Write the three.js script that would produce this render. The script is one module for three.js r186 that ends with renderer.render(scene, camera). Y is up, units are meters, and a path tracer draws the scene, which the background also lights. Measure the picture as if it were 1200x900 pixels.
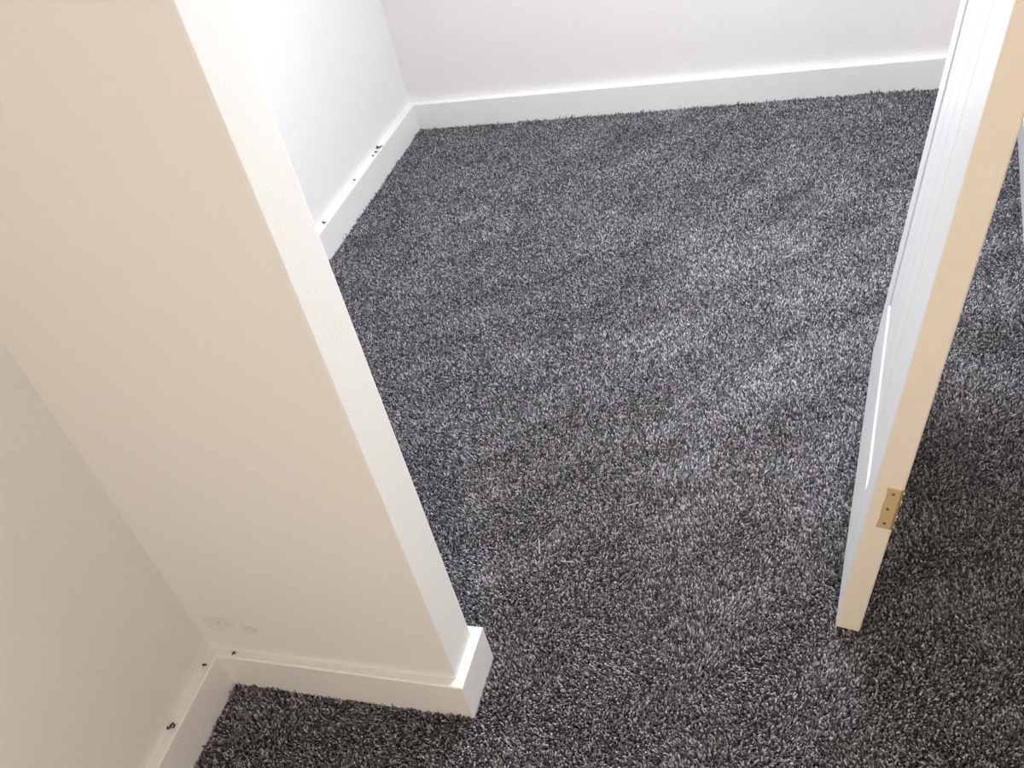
import * as THREE from 'three';
import { RoundedBoxGeometry } from 'three/addons/geometries/RoundedBoxGeometry.js';
import { RectAreaLightUniformsLib } from 'three/addons/lights/RectAreaLightUniformsLib.js';
import { mergeGeometries } from 'three/addons/utils/BufferGeometryUtils.js';
import { createNoise2D } from 'simplex-noise';

// ------------------------------------------------------------------ camera
const scene = new THREE.Scene();
const camera = new THREE.PerspectiveCamera(2 * Math.atan(450 / 1123.86) * 180 / Math.PI, 1200 / 900, 0.05, 30);
camera.position.set(0.6174, 1.5261, 0.8171);
camera.rotation.set(-0.6856, 0.4254, -0.2542, 'YXZ');
scene.add(camera);
// ------------------------------------------------------------------ sky and light
RectAreaLightUniformsLib.init();
scene.background = new THREE.Color().setRGB(1.5, 1.62, 1.8);       // overcast sky beyond the unseen roof window
const renderer = new THREE.WebGLRenderer({ antialias: true });
renderer.toneMapping = THREE.LinearToneMapping;
renderer.toneMappingExposure = 1.0;
renderer.shadowMap.enabled = true;
// unseen roof window in a sloping ceiling, placed to light carpet and far walls: x range, and range up the slope from its foot
const KNEE = { y: 1.3, z: -2.36, top: 2.4, zTop: -1.0 }, SLOPE = Math.atan2(KNEE.top - KNEE.y, KNEE.zTop - KNEE.z);
const WIN = { x0: 0.0, x1: 1.0, s0: 0.45, s1: 1.55 };
const onSlope = (s, out = 0) => [KNEE.y + s * Math.sin(SLOPE) + out * Math.cos(SLOPE), KNEE.z + s * Math.cos(SLOPE) - out * Math.sin(SLOPE)];
const GLAZ = { x0: 0.58, x1: 1.2, y0: 0.6, y1: 1.6, z: 2.05 };    // unseen frosted hall door pane behind the camera, placed to warm the near walls
const unseenWindowLight = new THREE.RectAreaLight(new THREE.Color().setRGB(0.95, 0.98, 1.05), 14.0, WIN.x1 - WIN.x0, WIN.s1 - WIN.s0);  // comes through the out-of-view roof window onto carpet and far walls
unseenWindowLight.name = 'unseenWindowLight';
{ const [y, z] = onSlope((WIN.s0 + WIN.s1) / 2, -0.012); unseenWindowLight.position.set((WIN.x0 + WIN.x1) / 2, y, z); unseenWindowLight.lookAt(unseenWindowLight.position.x, y - Math.cos(SLOPE), z + Math.sin(SLOPE)); }
const unseenHallLight = new THREE.RectAreaLight(new THREE.Color().setRGB(1.0, 0.83, 0.64), 9.5, GLAZ.x1 - GLAZ.x0, GLAZ.y1 - GLAZ.y0);  // unseen warm source behind the camera, lights partition front and door edge
unseenHallLight.name = 'unseen_hall_glow';
unseenHallLight.position.set((GLAZ.x0 + GLAZ.x1) / 2, (GLAZ.y0 + GLAZ.y1) / 2, GLAZ.z - 0.03);
unseenHallLight.lookAt(unseenHallLight.position.x, unseenHallLight.position.y, -5);
scene.add(unseenWindowLight, unseenHallLight);

// ------------------------------------------------------------------ helpers
let seed = 20240611;
const rnd = () => { seed = (seed + 0x6d2b79f5) | 0; let t = Math.imul(seed ^ (seed >>> 15), 1 | seed); t = (t + Math.imul(t ^ (t >>> 7), 61 | t)) ^ t; return ((t ^ (t >>> 14)) >>> 0) / 4294967296; };
const gauss = () => Math.sqrt(-2 * Math.log(1 - rnd())) * Math.cos(6.2831853 * rnd());
const V = (x, y, z) => new THREE.Vector3(x, y, z);
function mesh(name, geometry, material, parent = scene) {
  const m = new THREE.Mesh(geometry, material);
  m.name = name; m.castShadow = m.receiveShadow = true; parent.add(m);
  return m;
}
function struct(name, geometry, material) { const m = mesh(name, geometry, material); m.userData.kind = 'structure'; return m; }
function thing(name, label, category, group) {
  const o = new THREE.Group(); o.name = name; o.userData = { label, category };
  if (group) o.userData.group = group;
  scene.add(o); return o;
}
// texture coordinates in metres, from the side that each face looks to
function metreUV(g) {
  const n = g.index ? g.toNonIndexed() : g, p = n.attributes.position, q = n.attributes.normal, uv = new Float32Array(p.count * 2);
  for (let i = 0; i < p.count; i++) {
    const ax = Math.abs(q.getX(i)), ay = Math.abs(q.getY(i)), az = Math.abs(q.getZ(i));
    if (ay > ax && ay > az) { uv[2 * i] = p.getX(i); uv[2 * i + 1] = p.getZ(i); }
    else if (ax > az) { uv[2 * i] = p.getZ(i); uv[2 * i + 1] = p.getY(i); }
    else { uv[2 * i] = p.getX(i); uv[2 * i + 1] = p.getY(i); }
  }
  n.setAttribute('uv', new THREE.BufferAttribute(uv, 2));
  return n;
}
// upright prism over a floor outline [[x, z], ...]
function prism(outline, y0, y1) {
  const s = new THREE.Shape(outline.map(([x, z]) => new THREE.Vector2(x, -z)));
  const g = new THREE.ExtrudeGeometry(s, { depth: y1 - y0, bevelEnabled: false });
  g.rotateX(-Math.PI / 2); g.translate(0, y0, 0);
  return metreUV(g);
}
function box(x0, x1, y0, y1, z0, z1) { const g = new THREE.BoxGeometry(x1 - x0, y1 - y0, z1 - z0); g.translate((x0 + x1) / 2, (y0 + y1) / 2, (z0 + z1) / 2); return metreUV(g); }

// ------------------------------------------------------------------ materials
function canvasTexture(size, draw, srgb) {
  const c = document.createElement('canvas'); c.width = c.height = size;
  draw(c.getContext('2d'), size);
  const t = new THREE.CanvasTexture(c);
  t.wrapS = t.wrapT = THREE.RepeatWrapping;
  if (srgb) t.colorSpace = THREE.SRGBColorSpace;
  return t;
}
function noiseTexture(size, f, srgb) {
  const d = new Uint8Array(size * size * 4);
  for (let y = 0; y < size; y++) for (let x = 0; x < size; x++) { const c = f(x / size, y / size), o = (y * size + x) * 4; d[o] = c[0]; d[o + 1] = c[1]; d[o + 2] = c[2]; d[o + 3] = 255; }
  const t = new THREE.DataTexture(d, size, size); t.wrapS = t.wrapT = THREE.RepeatWrapping; t.magFilter = THREE.LinearFilter; t.minFilter = THREE.LinearFilter;
  if (srgb) t.colorSpace = THREE.SRGBColorSpace;
  t.needsUpdate = true; return t;
}
const n2 = createNoise2D(rnd);
// periodic noise: blend of four shifted copies
function tileNoise(u, v, f) {
  const a = n2(u * f, v * f), b = n2((u - 1) * f, v * f), c = n2(u * f, (v - 1) * f), d = n2((u - 1) * f, (v - 1) * f);
  return (a * (1 - u) + b * u) * (1 - v) + (c * (1 - u) + d * u) * v;
}
// roller stipple of emulsion paint, one tile = 0.4 m
const stipple = noiseTexture(512, (u, v) => { const h = 128 + 46 * tileNoise(u, v, 95) + 34 * tileNoise(u + 0.37, v, 48) + 22 * tileNoise(u, v + 0.2, 14); return [h, h, h]; });
const wallBump = stipple.clone(); wallBump.repeat.set(2.5, 2.5); wallBump.needsUpdate = true;
const paint = noiseTexture(512, (u, v) => { const k = 2.2 * tileNoise(u, v, 130) + 1.6 * tileNoise(u, v, 31) + 1.2 * tileNoise(u, v, 7), h = 249 + k; return [h, h, h]; }, true);
const wallMap = paint.clone(); wallMap.repeat.set(1.25, 1.25); wallMap.needsUpdate = true;
const M = {
  wall: new THREE.MeshStandardMaterial({ name: 'white_emulsion', color: new THREE.Color().setRGB(0.86, 0.845, 0.83), map: wallMap, roughness: 0.85, bumpMap: wallBump, bumpScale: 0.0003 }),
  gloss: new THREE.MeshStandardMaterial({ name: 'white_satinwood', color: new THREE.Color().setRGB(0.88, 0.875, 0.865), map: wallMap, roughness: 0.38, bumpMap: wallBump, bumpScale: 0.00012 }),
  floor: new THREE.MeshStandardMaterial({ name: 'underlay', color: new THREE.Color().setRGB(0.02, 0.019, 0.02), roughness: 1 }),
  ceiling: new THREE.MeshStandardMaterial({ name: 'ceiling_white', color: new THREE.Color().setRGB(0.84, 0.84, 0.83), roughness: 0.9 }),
  glass: new THREE.MeshPhysicalMaterial({ name: 'clear_glass', color: 0xffffff, roughness: 0, transmission: 1, thickness: 0, ior: 1.5 }),
  frosted: new THREE.MeshStandardMaterial({ name: 'unseen_lit_glass', color: 0xffffff, roughness: 0.6, emissive: new THREE.Color().setRGB(1.0, 0.83, 0.64), emissiveIntensity: 0.6 }),  // glow of the unseen hall door
  brass: new THREE.MeshStandardMaterial({ name: 'brass', color: new THREE.Color().setRGB(0.80, 0.60, 0.32), metalness: 0.45, roughness: 0.5 }),
  brassDark: new THREE.MeshStandardMaterial({ name: 'tarnished_brass', color: new THREE.Color().setRGB(0.50, 0.34, 0.15), metalness: 0.5, roughness: 0.5 }),
  screw: new THREE.MeshStandardMaterial({ name: 'screw_brass', color: new THREE.Color().setRGB(0.3, 0.2, 0.09), metalness: 0.7, roughness: 0.5 }),
  fleck: new THREE.MeshStandardMaterial({ name: 'dried_paint', color: new THREE.Color().setRGB(0.85, 0.82, 0.76), roughness: 0.6 }),
};

// ------------------------------------------------------------------ the setting
const FL = -0.012, CEIL = 2.4;                                      // slab top, ceiling; y = 0 is the top of the pile
const XL = -0.5058, T = 0.094, XF = -0.938, ZB = -2.3516;
const leftX = (z) => XL + Math.tan(0.0243) * z;
const farX = (z) => XF + Math.tan(-0.0059) * (z - ZB);
const backZ = (x) => ZB + Math.tan(-0.0295) * (x - XF);
const rightX = (z) => 1.124 - 0.08 * (z + 2.035);
const zBR = backZ(1.155), zStep = -0.8, HR = 1.28, HB = 2.05;
struct('floor', box(-1.2, 1.5, FL - 0.15, FL, -2.6, 2.3), M.floor);
struct('ceiling', box(-1.2, 1.5, CEIL, CEIL + 0.12, KNEE.zTop, 2.3), M.ceiling);
struct('wall_left', prism([[leftX(-0.04), -0.04], [leftX(HB), HB], [leftX(HB) - 0.12, HB], [leftX(-0.04) - 0.12, -0.04]], FL, CEIL), M.wall);

// faint scuffs low on the partition, in its own paint
const scuffMap = canvasTexture(1024, (c, s) => {
  c.fillStyle = 'rgb(249,249,248)'; c.fillRect(0, 0, s, s);
  for (let i = 0; i < 9000; i++) { const k = 243 + 12 * rnd(); c.fillStyle = `rgba(${k},${k},${k},0.35)`; c.fillRect(rnd() * s, rnd() * s, 1 + rnd() * 3, 1 + rnd() * 3); }
  const mark = (x, y, rx, ry, a, n) => { for (let i = 0; i < n; i++) { const r = Math.sqrt(rnd()), t = 6.283 * rnd(); c.fillStyle = `rgba(96,86,76,${a})`; c.beginPath(); c.ellipse((x + rx * r * Math.cos(t)) * s / 1.3, s - (y + ry * r * Math.sin(t)) * s / 1.3, 1 + 3 * rnd(), 1 + 2.2 * rnd(), 0.5, 0, 6.3); c.fill(); } };
  mark(0.555, 0.188, 0.035, 0.012, 0.025, 90); mark(0.613, 0.175, 0.018, 0.012, 0.03, 60); mark(0.54, 0.172, 0.03, 0.015, 0.015, 90);
}, true);
scuffMap.repeat.set(1 / 1.3, 1 / 1.3); scuffMap.offset.set(1 / 1.3, 0);
const scuffed = M.wall.clone(); scuffed.name = 'scuffed_emulsion'; scuffed.map = scuffMap;
{
  // partition with softly rounded plaster arrises at its free end
  const r = 0.004, s = new THREE.Shape();
  s.moveTo(-1.06, 0); s.lineTo(-r, 0); s.quadraticCurveTo(0, 0, 0, r); s.lineTo(0, T - r); s.quadraticCurveTo(0, T, -r, T); s.lineTo(-1.06, T); s.closePath();
  const g = new THREE.ExtrudeGeometry(s, { depth: CEIL - FL, bevelEnabled: false, curveSegments: 5 });
  g.rotateX(-Math.PI / 2); g.translate(0, FL, 0);
  struct('wall_partition', metreUV(g), scuffed);
}
struct('wall_far_left', prism([[farX(-T), -T], [farX(ZB), ZB], [farX(ZB) - 0.12, ZB], [farX(-T) - 0.12, -T]], FL, CEIL), M.wall);
struct('wall_back', prism([[XF - 0.12, backZ(XF - 0.12)], [1.42, backZ(1.42)], [1.42, backZ(1.42) - 0.12], [XF - 0.12, backZ(XF - 0.12) - 0.12]], FL, KNEE.y + 0.05), M.wall);
{
  // sloping ceiling, out of view, with the opening of the unseen roof window; its own axes: x, up the slope, outwards
  const L = Math.hypot(KNEE.top - KNEE.y, KNEE.zTop - KNEE.z), s = new THREE.Shape([[-1.2, -0.12], [1.5, -0.12], [1.5, L + 0.12], [-1.2, L + 0.12]].map((p) => new THREE.Vector2(...p)));
  s.holes.push(new THREE.Path([[WIN.x0, WIN.s0], [WIN.x0, WIN.s1], [WIN.x1, WIN.s1], [WIN.x1, WIN.s0]].map((p) => new THREE.Vector2(...p))));
  const place = (o) => { o.position.set(0, KNEE.y, KNEE.z); o.quaternion.setFromRotationMatrix(new THREE.Matrix4().makeBasis(V(1, 0, 0), V(0, Math.sin(SLOPE), Math.cos(SLOPE)), V(0, -Math.cos(SLOPE), Math.sin(SLOPE)))); };
  const g = metreUV(new THREE.ExtrudeGeometry(s, { depth: 0.14, bevelEnabled: false })); g.translate(0, 0, -0.14);
  place(struct('unseen_ceiling_slope', g, M.ceiling));
  const win = new THREE.Group(); win.name = 'unseen_window_1'; win.userData.kind = 'structure'; scene.add(win); place(win);
  const { x0, x1, s0, s1 } = WIN, f = 0.05;
  mesh('unseen_window_frame', mergeGeometries([box(x0, x1, s0, s0 + f, -0.11, -0.05), box(x0, x1, s1 - f, s1, -0.11, -0.05), box(x0, x0 + f, s0 + f, s1 - f, -0.11, -0.05), box(x1 - f, x1, s0 + f, s1 - f, -0.11, -0.05)]), M.gloss, win);
  const p = new THREE.PlaneGeometry(x1 - x0 - 2 * f, s1 - s0 - 2 * f); p.translate((x0 + x1) / 2, (s0 + s1) / 2, -0.08); mesh('pane', p, M.glass, win);
}
struct('wall_right', prism([[rightX(zBR), zBR], [rightX(zStep), zStep], [rightX(zStep) + 0.25, zStep], [rightX(zBR) + 0.25, zBR]], FL, CEIL), M.wall);
struct('wall_hall_right', box(HR, HR + 0.12, FL, CEIL, zStep, HB), M.wall);
{
  const s = new THREE.Shape([[-0.75, FL], [HR + 0.12, FL], [HR + 0.12, CEIL], [-0.75, CEIL]].map((p) => new THREE.Vector2(...p)));
  s.holes.push(new THREE.Path([[GLAZ.x0 - 0.06, 0.03], [GLAZ.x0 - 0.06, 2.05], [GLAZ.x1 + 0.06, 2.05], [GLAZ.x1 + 0.06, 0.03]].map((p) => new THREE.Vector2(...p))));
  const g = metreUV(new THREE.ExtrudeGeometry(s, { depth: 0.12, bevelEnabled: false })); g.translate(0, 0, HB);
  struct('wall_hall_back', g, M.wall);
  const d = new THREE.Group(); d.name = 'door_1'; d.userData.kind = 'structure'; scene.add(d);  // glazed door out of view, carries the warm light on the near walls
  const { x0, x1, y0, y1 } = GLAZ;
  mesh('unseen_door_frame', mergeGeometries([box(x0 - 0.06, x1 + 0.06, 0.03, y0, HB + 0.01, HB + 0.06), box(x0 - 0.06, x1 + 0.06, y1, 2.05, HB + 0.01, HB + 0.06), box(x0 - 0.06, x0, y0, y1, HB + 0.01, HB + 0.06), box(x1, x1 + 0.06, y0, y1, HB + 0.01, HB + 0.06)]), M.gloss, d);
  mesh('unseen_frosted_pane', box(x0, x1, y0, y1, HB + 0.02, HB + 0.05), M.frosted, d);
}

// skirting: a board with a small round on its top edge, mitred at every corner of the wall line
function skirting(points, boards) {
  const n = points.length, dirs = [], outs = [];
  for (let i = 0; i + 1 < n; i++) { const d = new THREE.Vector2(points[i + 1][0] - points[i][0], points[i + 1][1] - points[i][1]).normalize(); dirs.push(d); outs.push(new THREE.Vector2(-d.y, d.x)); }
  const cross = (i, ti, j, tj) => {                                   // where the faces of boards i and j meet, tk in front of the wall
    const P = new THREE.Vector2(...points[j]), a = P.clone().addScaledVector(outs[i], ti), b = P.clone().addScaledVector(outs[j], tj);
    const den = dirs[i].x * dirs[j].y - dirs[i].y * dirs[j].x, w = b.clone().sub(a), s = (w.x * dirs[j].y - w.y * dirs[j].x) / den;
    return a.addScaledVector(dirs[i], s);
  };
  boards.forEach(([name, t, h, r = 0.0035], i) => {
    if (!name) return;
    const prof = [[0, FL], [t, FL], [t, h - r]];
    for (let k = 1; k <= 4; k++) { const a = k / 4 * Math.PI / 2; prof.push([t - r + r * Math.cos(a), h - r + r * Math.sin(a)]); }
    prof.push([0, h]);
    const ends = [0, 1].map((e) => prof.map(([d, y]) => {
      const j = e ? i + 1 : i - 1; let p;
      if (j < 0 || j >= boards.length || !boards[j][0]) p = new THREE.Vector2(...points[e ? i + 1 : i]).addScaledVector(outs[i], d);
      else p = e ? cross(i, d, i + 1, d * boards[j][1] / t) : cross(j, d * boards[j][1] / t, i, d);
      return V(p.x, y, p.y);
    }));
    const pos = [], tri = (a, b, c) => pos.push(...a, ...b, ...c);
    for (let k = 0; k < prof.length; k++) {
      const m = (k + 1) % prof.length, A = ends[0][k], B = ends[0][m], C = ends[1][m], D = ends[1][k];
      tri(A.toArray(), D.toArray(), C.toArray()); tri(A.toArray(), C.toArray(), B.toArray());
    }
    for (let k = 1; k + 1 < prof.length; k++) { tri(ends[0][0].toArray(), ends[0][k].toArray(), ends[0][k + 1].toArray()); tri(ends[1][0].toArray(), ends[1][k + 1].toArray(), ends[1][k].toArray()); }
    const g = new THREE.BufferGeometry(); g.setAttribute('position', new THREE.Float32BufferAttribute(pos, 3)); g.computeVertexNormals();
    struct(name, metreUV(g), M.gloss);
  });
}
skirting([[leftX(HB), HB], [leftX(0), 0], [0, 0], [0, -T], [farX(-T), -T], [farX(ZB), ZB], [1.155, zBR], [rightX(zStep), zStep]],
  [['baseboard_left', 0.021, 0.095], ['baseboard_partition_front', 0.0172, 0.095], ['baseboard_partition_end', 0.0172, 0.095], ['baseboard_partition_back', 0.0172, 0.095], ['baseboard_far_left', 0.0249, 0.1002], ['baseboard_back', 0.0249, 0.1002], ['baseboard_right', 0.017, 0.1]]);

// ------------------------------------------------------------------ the carpet
const lean2 = createNoise2D(rnd), lean3 = createNoise2D(rnd);
{
  const carpet = thing('carpet', 'dark grey flecked deep-pile carpet laid wall to wall', 'carpet');
  mesh('backing', prism([[leftX(HB), HB], [leftX(0), 0], [0, 0], [0, -T], [farX(-T), -T], [farX(ZB), ZB], [1.155, zBR], [rightX(zStep), zStep], [HR, zStep], [HR, HB]], FL, FL + 0.003), new THREE.MeshStandardMaterial({ name: 'carpet_backing', color: new THREE.Color().setRGB(0.02, 0.019, 0.02), roughness: 1 }), carpet);
  // one twisted tuft: a short tapering, bent yarn with a rounded, slightly open tip; unit height along y
  const rings = [[0.0, 0.30, 0], [0.45, 0.42, 0.04], [0.8, 0.40, 0.14], [1.0, 0.16, 0.24]], S = 5, pos = [], idx = [];
  rings.forEach(([y, r, b], k) => { for (let i = 0; i < S; i++) { const a = i / S * 6.2832 + k * 0.5; pos.push(r * Math.cos(a) * (1 + 0.2 * (i % 2)) + b, y, r * Math.sin(a)); } });
  for (let k = 0; k + 1 < rings.length; k++) for (let i = 0; i < S; i++) { const a = k * S + i, b = k * S + (i + 1) % S; idx.push(a, a + S, b, b, a + S, b + S); }
  for (let i = 1; i + 1 < S; i++) idx.push(3 * S, 3 * S + i + 1, 3 * S + i);
  const tuft = new THREE.BufferGeometry(); tuft.setAttribute('position', new THREE.Float32BufferAttribute(pos, 3)); tuft.setIndex(idx); tuft.computeVertexNormals();
  const inside = (x, z) => z < 0.75 && (z > 0 ? x > leftX(z) + 0.021 && x < HR : (x < 0.019 && z > -T - 0.019) ? false : z > -T ? x < HR : x > farX(z) + 0.024 && z > backZ(x) + 0.024 && x < (z < zStep ? rightX(z) - 0.016 : HR));
  const wallGap = (x, z) => { let d = 9; if (z > 0) d = Math.min(d, x - leftX(z) - 0.021); else { d = Math.min(d, x - farX(z) - 0.024, z - backZ(x) - 0.024); } if (x < 0.017 && z > 0) d = Math.min(d, z - 0.017); return d; };
  const step = 0.0031, list = [];
  for (let z = -2.46; z < 0.75; z += step) for (let x = -0.96; x < HR; x += step) {
    const px = x + (rnd() - 0.5) * step * 1.1, pz = z + (rnd() - 0.5) * step * 1.1;
    if (!inside(px, pz)) continue;
    list.push([px, pz]);
  }
  const pile = new THREE.InstancedMesh(tuft, new THREE.MeshPhysicalMaterial({ name: 'pile_yarn', color: 0xffffff, roughness: 0.9, sheen: 0.4, sheenRoughness: 0.6, sheenColor: new THREE.Color(0.6, 0.6, 0.65) }), list.length);
  pile.name = 'pile'; pile.userData.kind = 'stuff'; pile.castShadow = pile.receiveShadow = true;
  const m = new THREE.Matrix4(), q = new THREE.Quaternion(), q2 = new THREE.Quaternion(), c = new THREE.Color(), Y = V(0, 1, 0);
  list.forEach(([x, z], i) => {
    // the pile lies in patches where feet and rollers have brushed it
    // and leans back most in an oval by the door, making it brighter there
    const tx = (x - 0.52) / 0.5, tz = (z + 1.0) / 0.75, ovalLean = Math.exp(-tx * tx - tz * tz);
    const a = 0.8 * x - 0.6 * z, b = 0.6 * x + 0.8 * z;
    const lx = 0.44 * lean2(a * 2.2, b * 5.2) + 0.28 * lean2(a * 6 + 7, b * 12) + 0.27 * gauss();
    const lz = -1.05 * ovalLean + 0.2 + (0.44 + 0.2 * ovalLean) * lean3(a * 2.2, b * 5.2) + 0.28 * lean3(a * 6 + 7, b * 12) + 0.27 * gauss();
    const edge = wallGap(x, z), stray = edge < 0.009 && rnd() < (lean2(x * 30, z * 30) > 0.45 ? 0.35 : 0.08) ? 1.4 + 0.6 * rnd() : 1;
    const h = (0.0100 + 0.0016 * gauss() + 0.0012 * lean2(x * 4 + 31, z * 4)) * stray, w = 0.0039 * (0.75 + 0.5 * rnd());
    q.setFromUnitVectors(Y, V(lx, 1, lz).normalize()); q2.setFromAxisAngle(Y, 6.2832 * rnd()); q.multiply(q2);
    m.compose(V(x, FL + 0.002, z), q, V(w, Math.max(0.005, h), w));
    pile.setMatrixAt(i, m);
    const u = rnd(), k = u < 0.36 ? 0.025 + 0.05 * rnd() : u < 0.78 ? 0.11 + 0.15 * rnd() : 0.31 + 0.29 * rnd();
    c.setRGB(k, k * (0.95 + 0.02 * rnd()), k * (0.99 + 0.05 * rnd()));
    pile.setColorAt(i, c);
  });
  carpet.add(pile);
  console.log('tufts', list.length);
}

// ------------------------------------------------------------------ the door leaf, leaning
const door = thing('door_leaf', 'white painted grooved door leaf standing loose on the carpet with a cream hinge edge', 'door');
{
  const U = V(0.13850662, 0.99035814, -0.0025831).normalize(), W = V(0.09078622, -0.01529409, -0.99575296); W.addScaledVector(U, -W.dot(U)).normalize();
  const N = V(0, 0, 0).crossVectors(W, U).normalize(); if (N.x < 0) N.negate();          // W along the width, U up, N through the thickness
  const rot = new THREE.Matrix4().makeBasis(N, U, W.clone());
  const handed = rot.determinant() > 0 ? 1 : -1;
  if (handed < 0) rot.makeBasis(N, U, W.clone().negate());
  door.quaternion.setFromRotationMatrix(rot); door.position.set(0.6272, 0.0105, -0.2483);
  const wz = handed;                                                   // local z of a distance along the width is wz * w
  const TD = 0.0415, WD = 0.777, HD = 2.03, ST = 0.118, BR = 0.228, TR = 0.118, FACE = 0.0;
  const grainBump = noiseTexture(256, (u, v) => { const h = 128 + 60 * tileNoise(u, v * 0.12, 26) + 40 * tileNoise(u, v * 0.05, 60); return [h, h, h]; });
  grainBump.repeat.set(4, 1.2);
  const doorPaint = new THREE.MeshPhysicalMaterial({ name: 'door_gloss', color: new THREE.Color().setRGB(0.88, 0.88, 0.875), roughness: 0.33, specularIntensity: 0.8, bumpMap: grainBump, bumpScale: 0.00035 });
  const beadPaint = doorPaint.clone(); beadPaint.name = 'door_bead_gloss'; beadPaint.roughness = 0.25; beadPaint.specularIntensity = 1; beadPaint.clearcoat = 0.5; beadPaint.clearcoatRoughness = 0.1; beadPaint.bumpMap = null;
  const edgePaint = new THREE.MeshStandardMaterial({ name: 'cream_edge', color: new THREE.Color().setRGB(0.9, 0.815, 0.705), roughness: 0.6, map: wallMap });
  const zr = (a, b) => wz > 0 ? [a, b] : [-b, -a];
  const slab = (name, n0, n1, y0, y1, w0, w1, r = 0.0025, mat = doorPaint, parent = door) => {
    const [z0, z1] = zr(w0, w1), g = new RoundedBoxGeometry(n1 - n0, y1 - y0, z1 - z0, 3, r); g.translate((n0 + n1) / 2, (y0 + y1) / 2, (z0 + z1) / 2);
    return mesh(name, metreUV(g), mat, parent);
  };
  slab('stile', FACE, TD, 0, HD, 0.001, ST, 0.0042); slab('stile', FACE, TD, 0, HD, WD - ST, WD);
  slab('rail', FACE, TD, 0, BR, ST, WD - ST); slab('rail', FACE, TD, HD - TR, HD, ST, WD - ST);
  const nB = 4, bw = (WD - 2 * ST) / nB;
  for (let k = 0; k < nB; k++) slab('board', 0.0035, TD - 0.0035, BR, HD - TR, ST + k * bw, ST + (k + 1) * bw, 0.009);
  // quarter-round bead round the boarded panel, on both faces
  const bead = (name, horizontal, n, y0, y1, w) => {
    const R = 0.0024, g = new THREE.CylinderGeometry(R, R, y1 - y0, 20); 
    if (horizontal) g.rotateX(Math.PI / 2);
    g.translate(n, horizontal ? w : (y0 + y1) / 2, horizontal ? wz * (y0 + y1) / 2 : wz * w);
    return mesh(name, g, horizontal ? beadPaint : doorPaint, door);
  };
  for (const n of [0.0026, TD - 0.0026]) {
    bead('bead', true, n, ST, WD - ST, BR); bead('bead', true, n, ST, WD - ST, HD - TR);
    bead('bead', false, n, BR, HD - TR, ST); bead('bead', false, n, BR, HD - TR, WD - ST);
  }
  slab('edge_lipping', 0, TD, 0.0, HD, -0.002, 0.0075, 0.0042, edgePaint).userData.label = 'cream hinge-side edge strip';
  // brass butt-hinge leaf let into the edge, its knuckle strip at the back
  const hinge = mesh('hinge', (() => { const s = new THREE.Shape(); [[0.017, 0.286], [0.0185, 0.303], [0.0175, 0.33], [0.019, 0.358], [0.0175, 0.377], [0.037, 0.377], [0.037, 0.286]].forEach(([x, y], i) => i ? s.lineTo(x, y) : s.moveTo(x, y)); s.closePath(); const g = new THREE.ExtrudeGeometry(s, { depth: 0.0016, bevelEnabled: true, bevelSize: 0.0003, bevelThickness: 0.0003, bevelSegments: 2 }); if (wz > 0) g.scale(1, 1, -1); g.translate(0, 0, wz * -0.0022); return g; })(), M.brass, door);
  hinge.userData.label = 'brass hinge leaf';
  const kn = new THREE.CylinderGeometry(0.0024, 0.0024, 0.09, 12); kn.translate(0.0392, 0.3315, wz * -0.0022); mesh('knuckle', kn, M.brassDark, hinge);
  for (const [n, y] of [[0.0275, 0.366], [0.0258, 0.3315], [0.0275, 0.298]]) {
    const g = mergeGeometries([new THREE.CylinderGeometry(0.0026, 0.0026, 0.0012, 14).rotateX(Math.PI / 2), new THREE.BoxGeometry(0.0044, 0.0007, 0.0016)].map((h) => h.toNonIndexed())); g.rotateZ(0.5 + 40 * n); g.translate(n, y, wz * -0.004); mesh('screw', g, M.screw, hinge);
  }
  for (const [y, s] of [[0.371, 1], [0.352, 1.1], [0.345, 0.7], [0.317, 1.2], [0.309, 0.8], [0.292, 0.9]]) {
    const g = new THREE.IcosahedronGeometry(0.0016 * s, 1); g.scale(0.8, 1.5, 1); g.translate(0.0417, y, wz * -0.0025); mesh('paint_fleck', g, M.fleck, hinge);
  }
}

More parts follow.
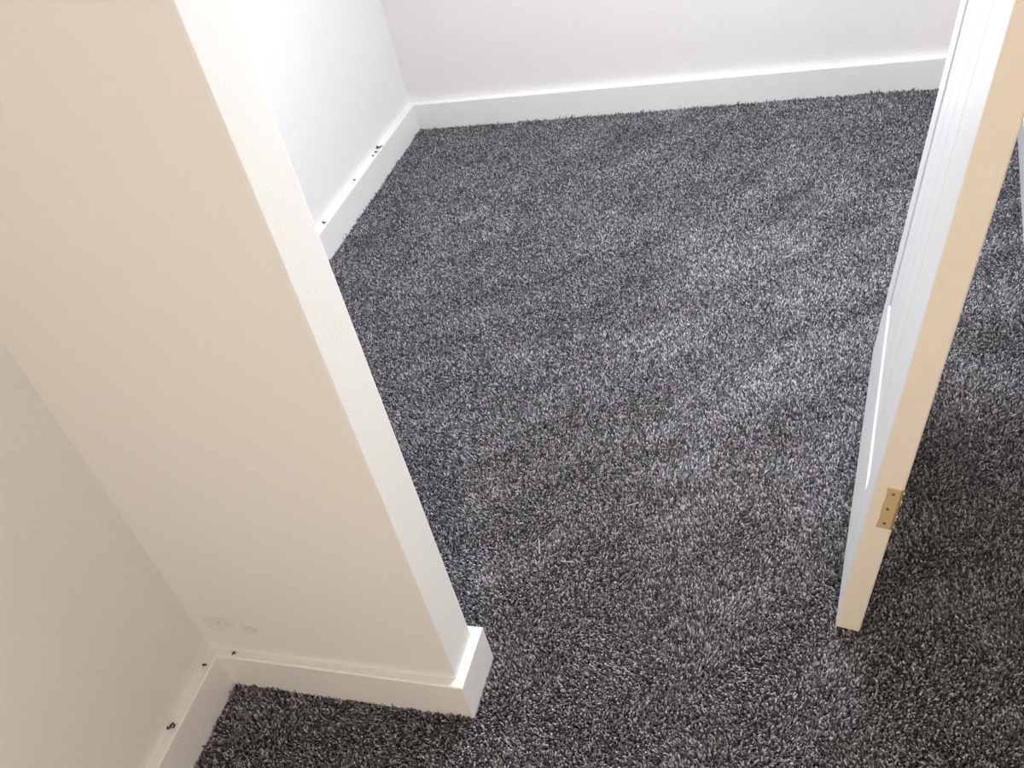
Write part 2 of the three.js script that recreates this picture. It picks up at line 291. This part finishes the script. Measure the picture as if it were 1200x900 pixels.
// ------------------------------------------------------------------ bits of carpet fluff left on the skirting ledges, loose threads on the pile
const fluffMat = new THREE.MeshStandardMaterial({ name: 'dark_yarn', color: new THREE.Color().setRGB(0.07, 0.065, 0.065), roughness: 1 });
const palePile = new THREE.MeshStandardMaterial({ name: 'pale_yarn', color: new THREE.Color().setRGB(0.5, 0.49, 0.5), roughness: 1 });
function strand(pts, r) { return new THREE.TubeGeometry(new THREE.CatmullRomCurve3(pts), 10, r, 5); }
function fluff(label, group, x, y, z, s, n) {
  const gs = [];
  for (let k = 0; k < n; k++) {
    const a = 6.283 * rnd(), l = 1.4 * s * (0.6 + 0.6 * rnd()), o = V((rnd() - 0.5) * s * 0.5, 0.0011 + rnd() * 0.001, (rnd() - 0.5) * s * 0.5);
    gs.push(strand([o, o.clone().add(V(Math.cos(a) * l * 0.4, 0.0015 * rnd(), Math.sin(a) * l * 0.4)), o.clone().add(V(Math.cos(a + 0.9) * l * 0.7, 0.001 * rnd(), Math.sin(a + 0.9) * l * 0.7))], 0.0014));
  }
  const m = mesh('carpet_fluff', mergeGeometries(gs), fluffMat); m.position.set(x, y, z); m.userData = { label, category: 'fluff' };
  if (group) m.userData.group = group;
  return m;
}
const FG = 'carpet fluff on the skirting ledges';
[['largest dark fluff clump on the far left skirting, nearest the back corner', -0.928, -2.002, 0.011, 5],
 ['small dark fluff bit second from the back corner on the far skirting', -0.925, -1.966, 0.007, 3],
 ['tiny dark fluff bit third from the back corner on the far skirting', -0.927, -1.94, 0.005, 2],
 ['lone dark fluff bit midway along the far left skirting ledge', -0.931, -1.778, 0.007, 3],
 ['dark fluff bit on the far skirting ledge beside the partition edge', -0.931, -1.511, 0.009, 4]].forEach(([l, x, z, s, n]) => fluff(l, FG, x, 0.1003, z, s, n));
fluff('forked dark fluff strand on the near left skirting ledge', FG, -0.4935, 0.0951, 0.165, 0.011, 4);
fluff('thin dark fibre on the near left skirting ledge close to the inner corner', FG, -0.499, 0.0951, 0.041, 0.006, 2);
fluff('faint dark fluff on the partition skirting ledge beside the inner corner', FG, -0.452, 0.0951, 0.008, 0.006, 2);
[['pale loose thread lying on the carpet to the right of the partition end', 0.0435, -0.376, -1.33, 0.036], ['short pale loose thread lying crosswise on the carpet, a little right of the longer one', 0.110, -0.344, 0.03, 0.026], ['pale loose thread lying farthest from the partition, out on the open carpet', 0.218, -0.508, 0.45, 0.025]].forEach(([label, x, z, a, l]) => {
  const m = mesh('loose_thread', strand([V(-l / 2 * Math.cos(a), 0.0035, l / 2 * Math.sin(a)), V(0.001, 0.0045, 0.001), V(l / 2 * Math.cos(a), 0.0035, -l / 2 * Math.sin(a))], 0.001), palePile);
  m.position.set(x, 0.0, z); m.userData = { label, category: 'thread', group: 'loose threads on the carpet' };
});
renderer.render(scene, camera);
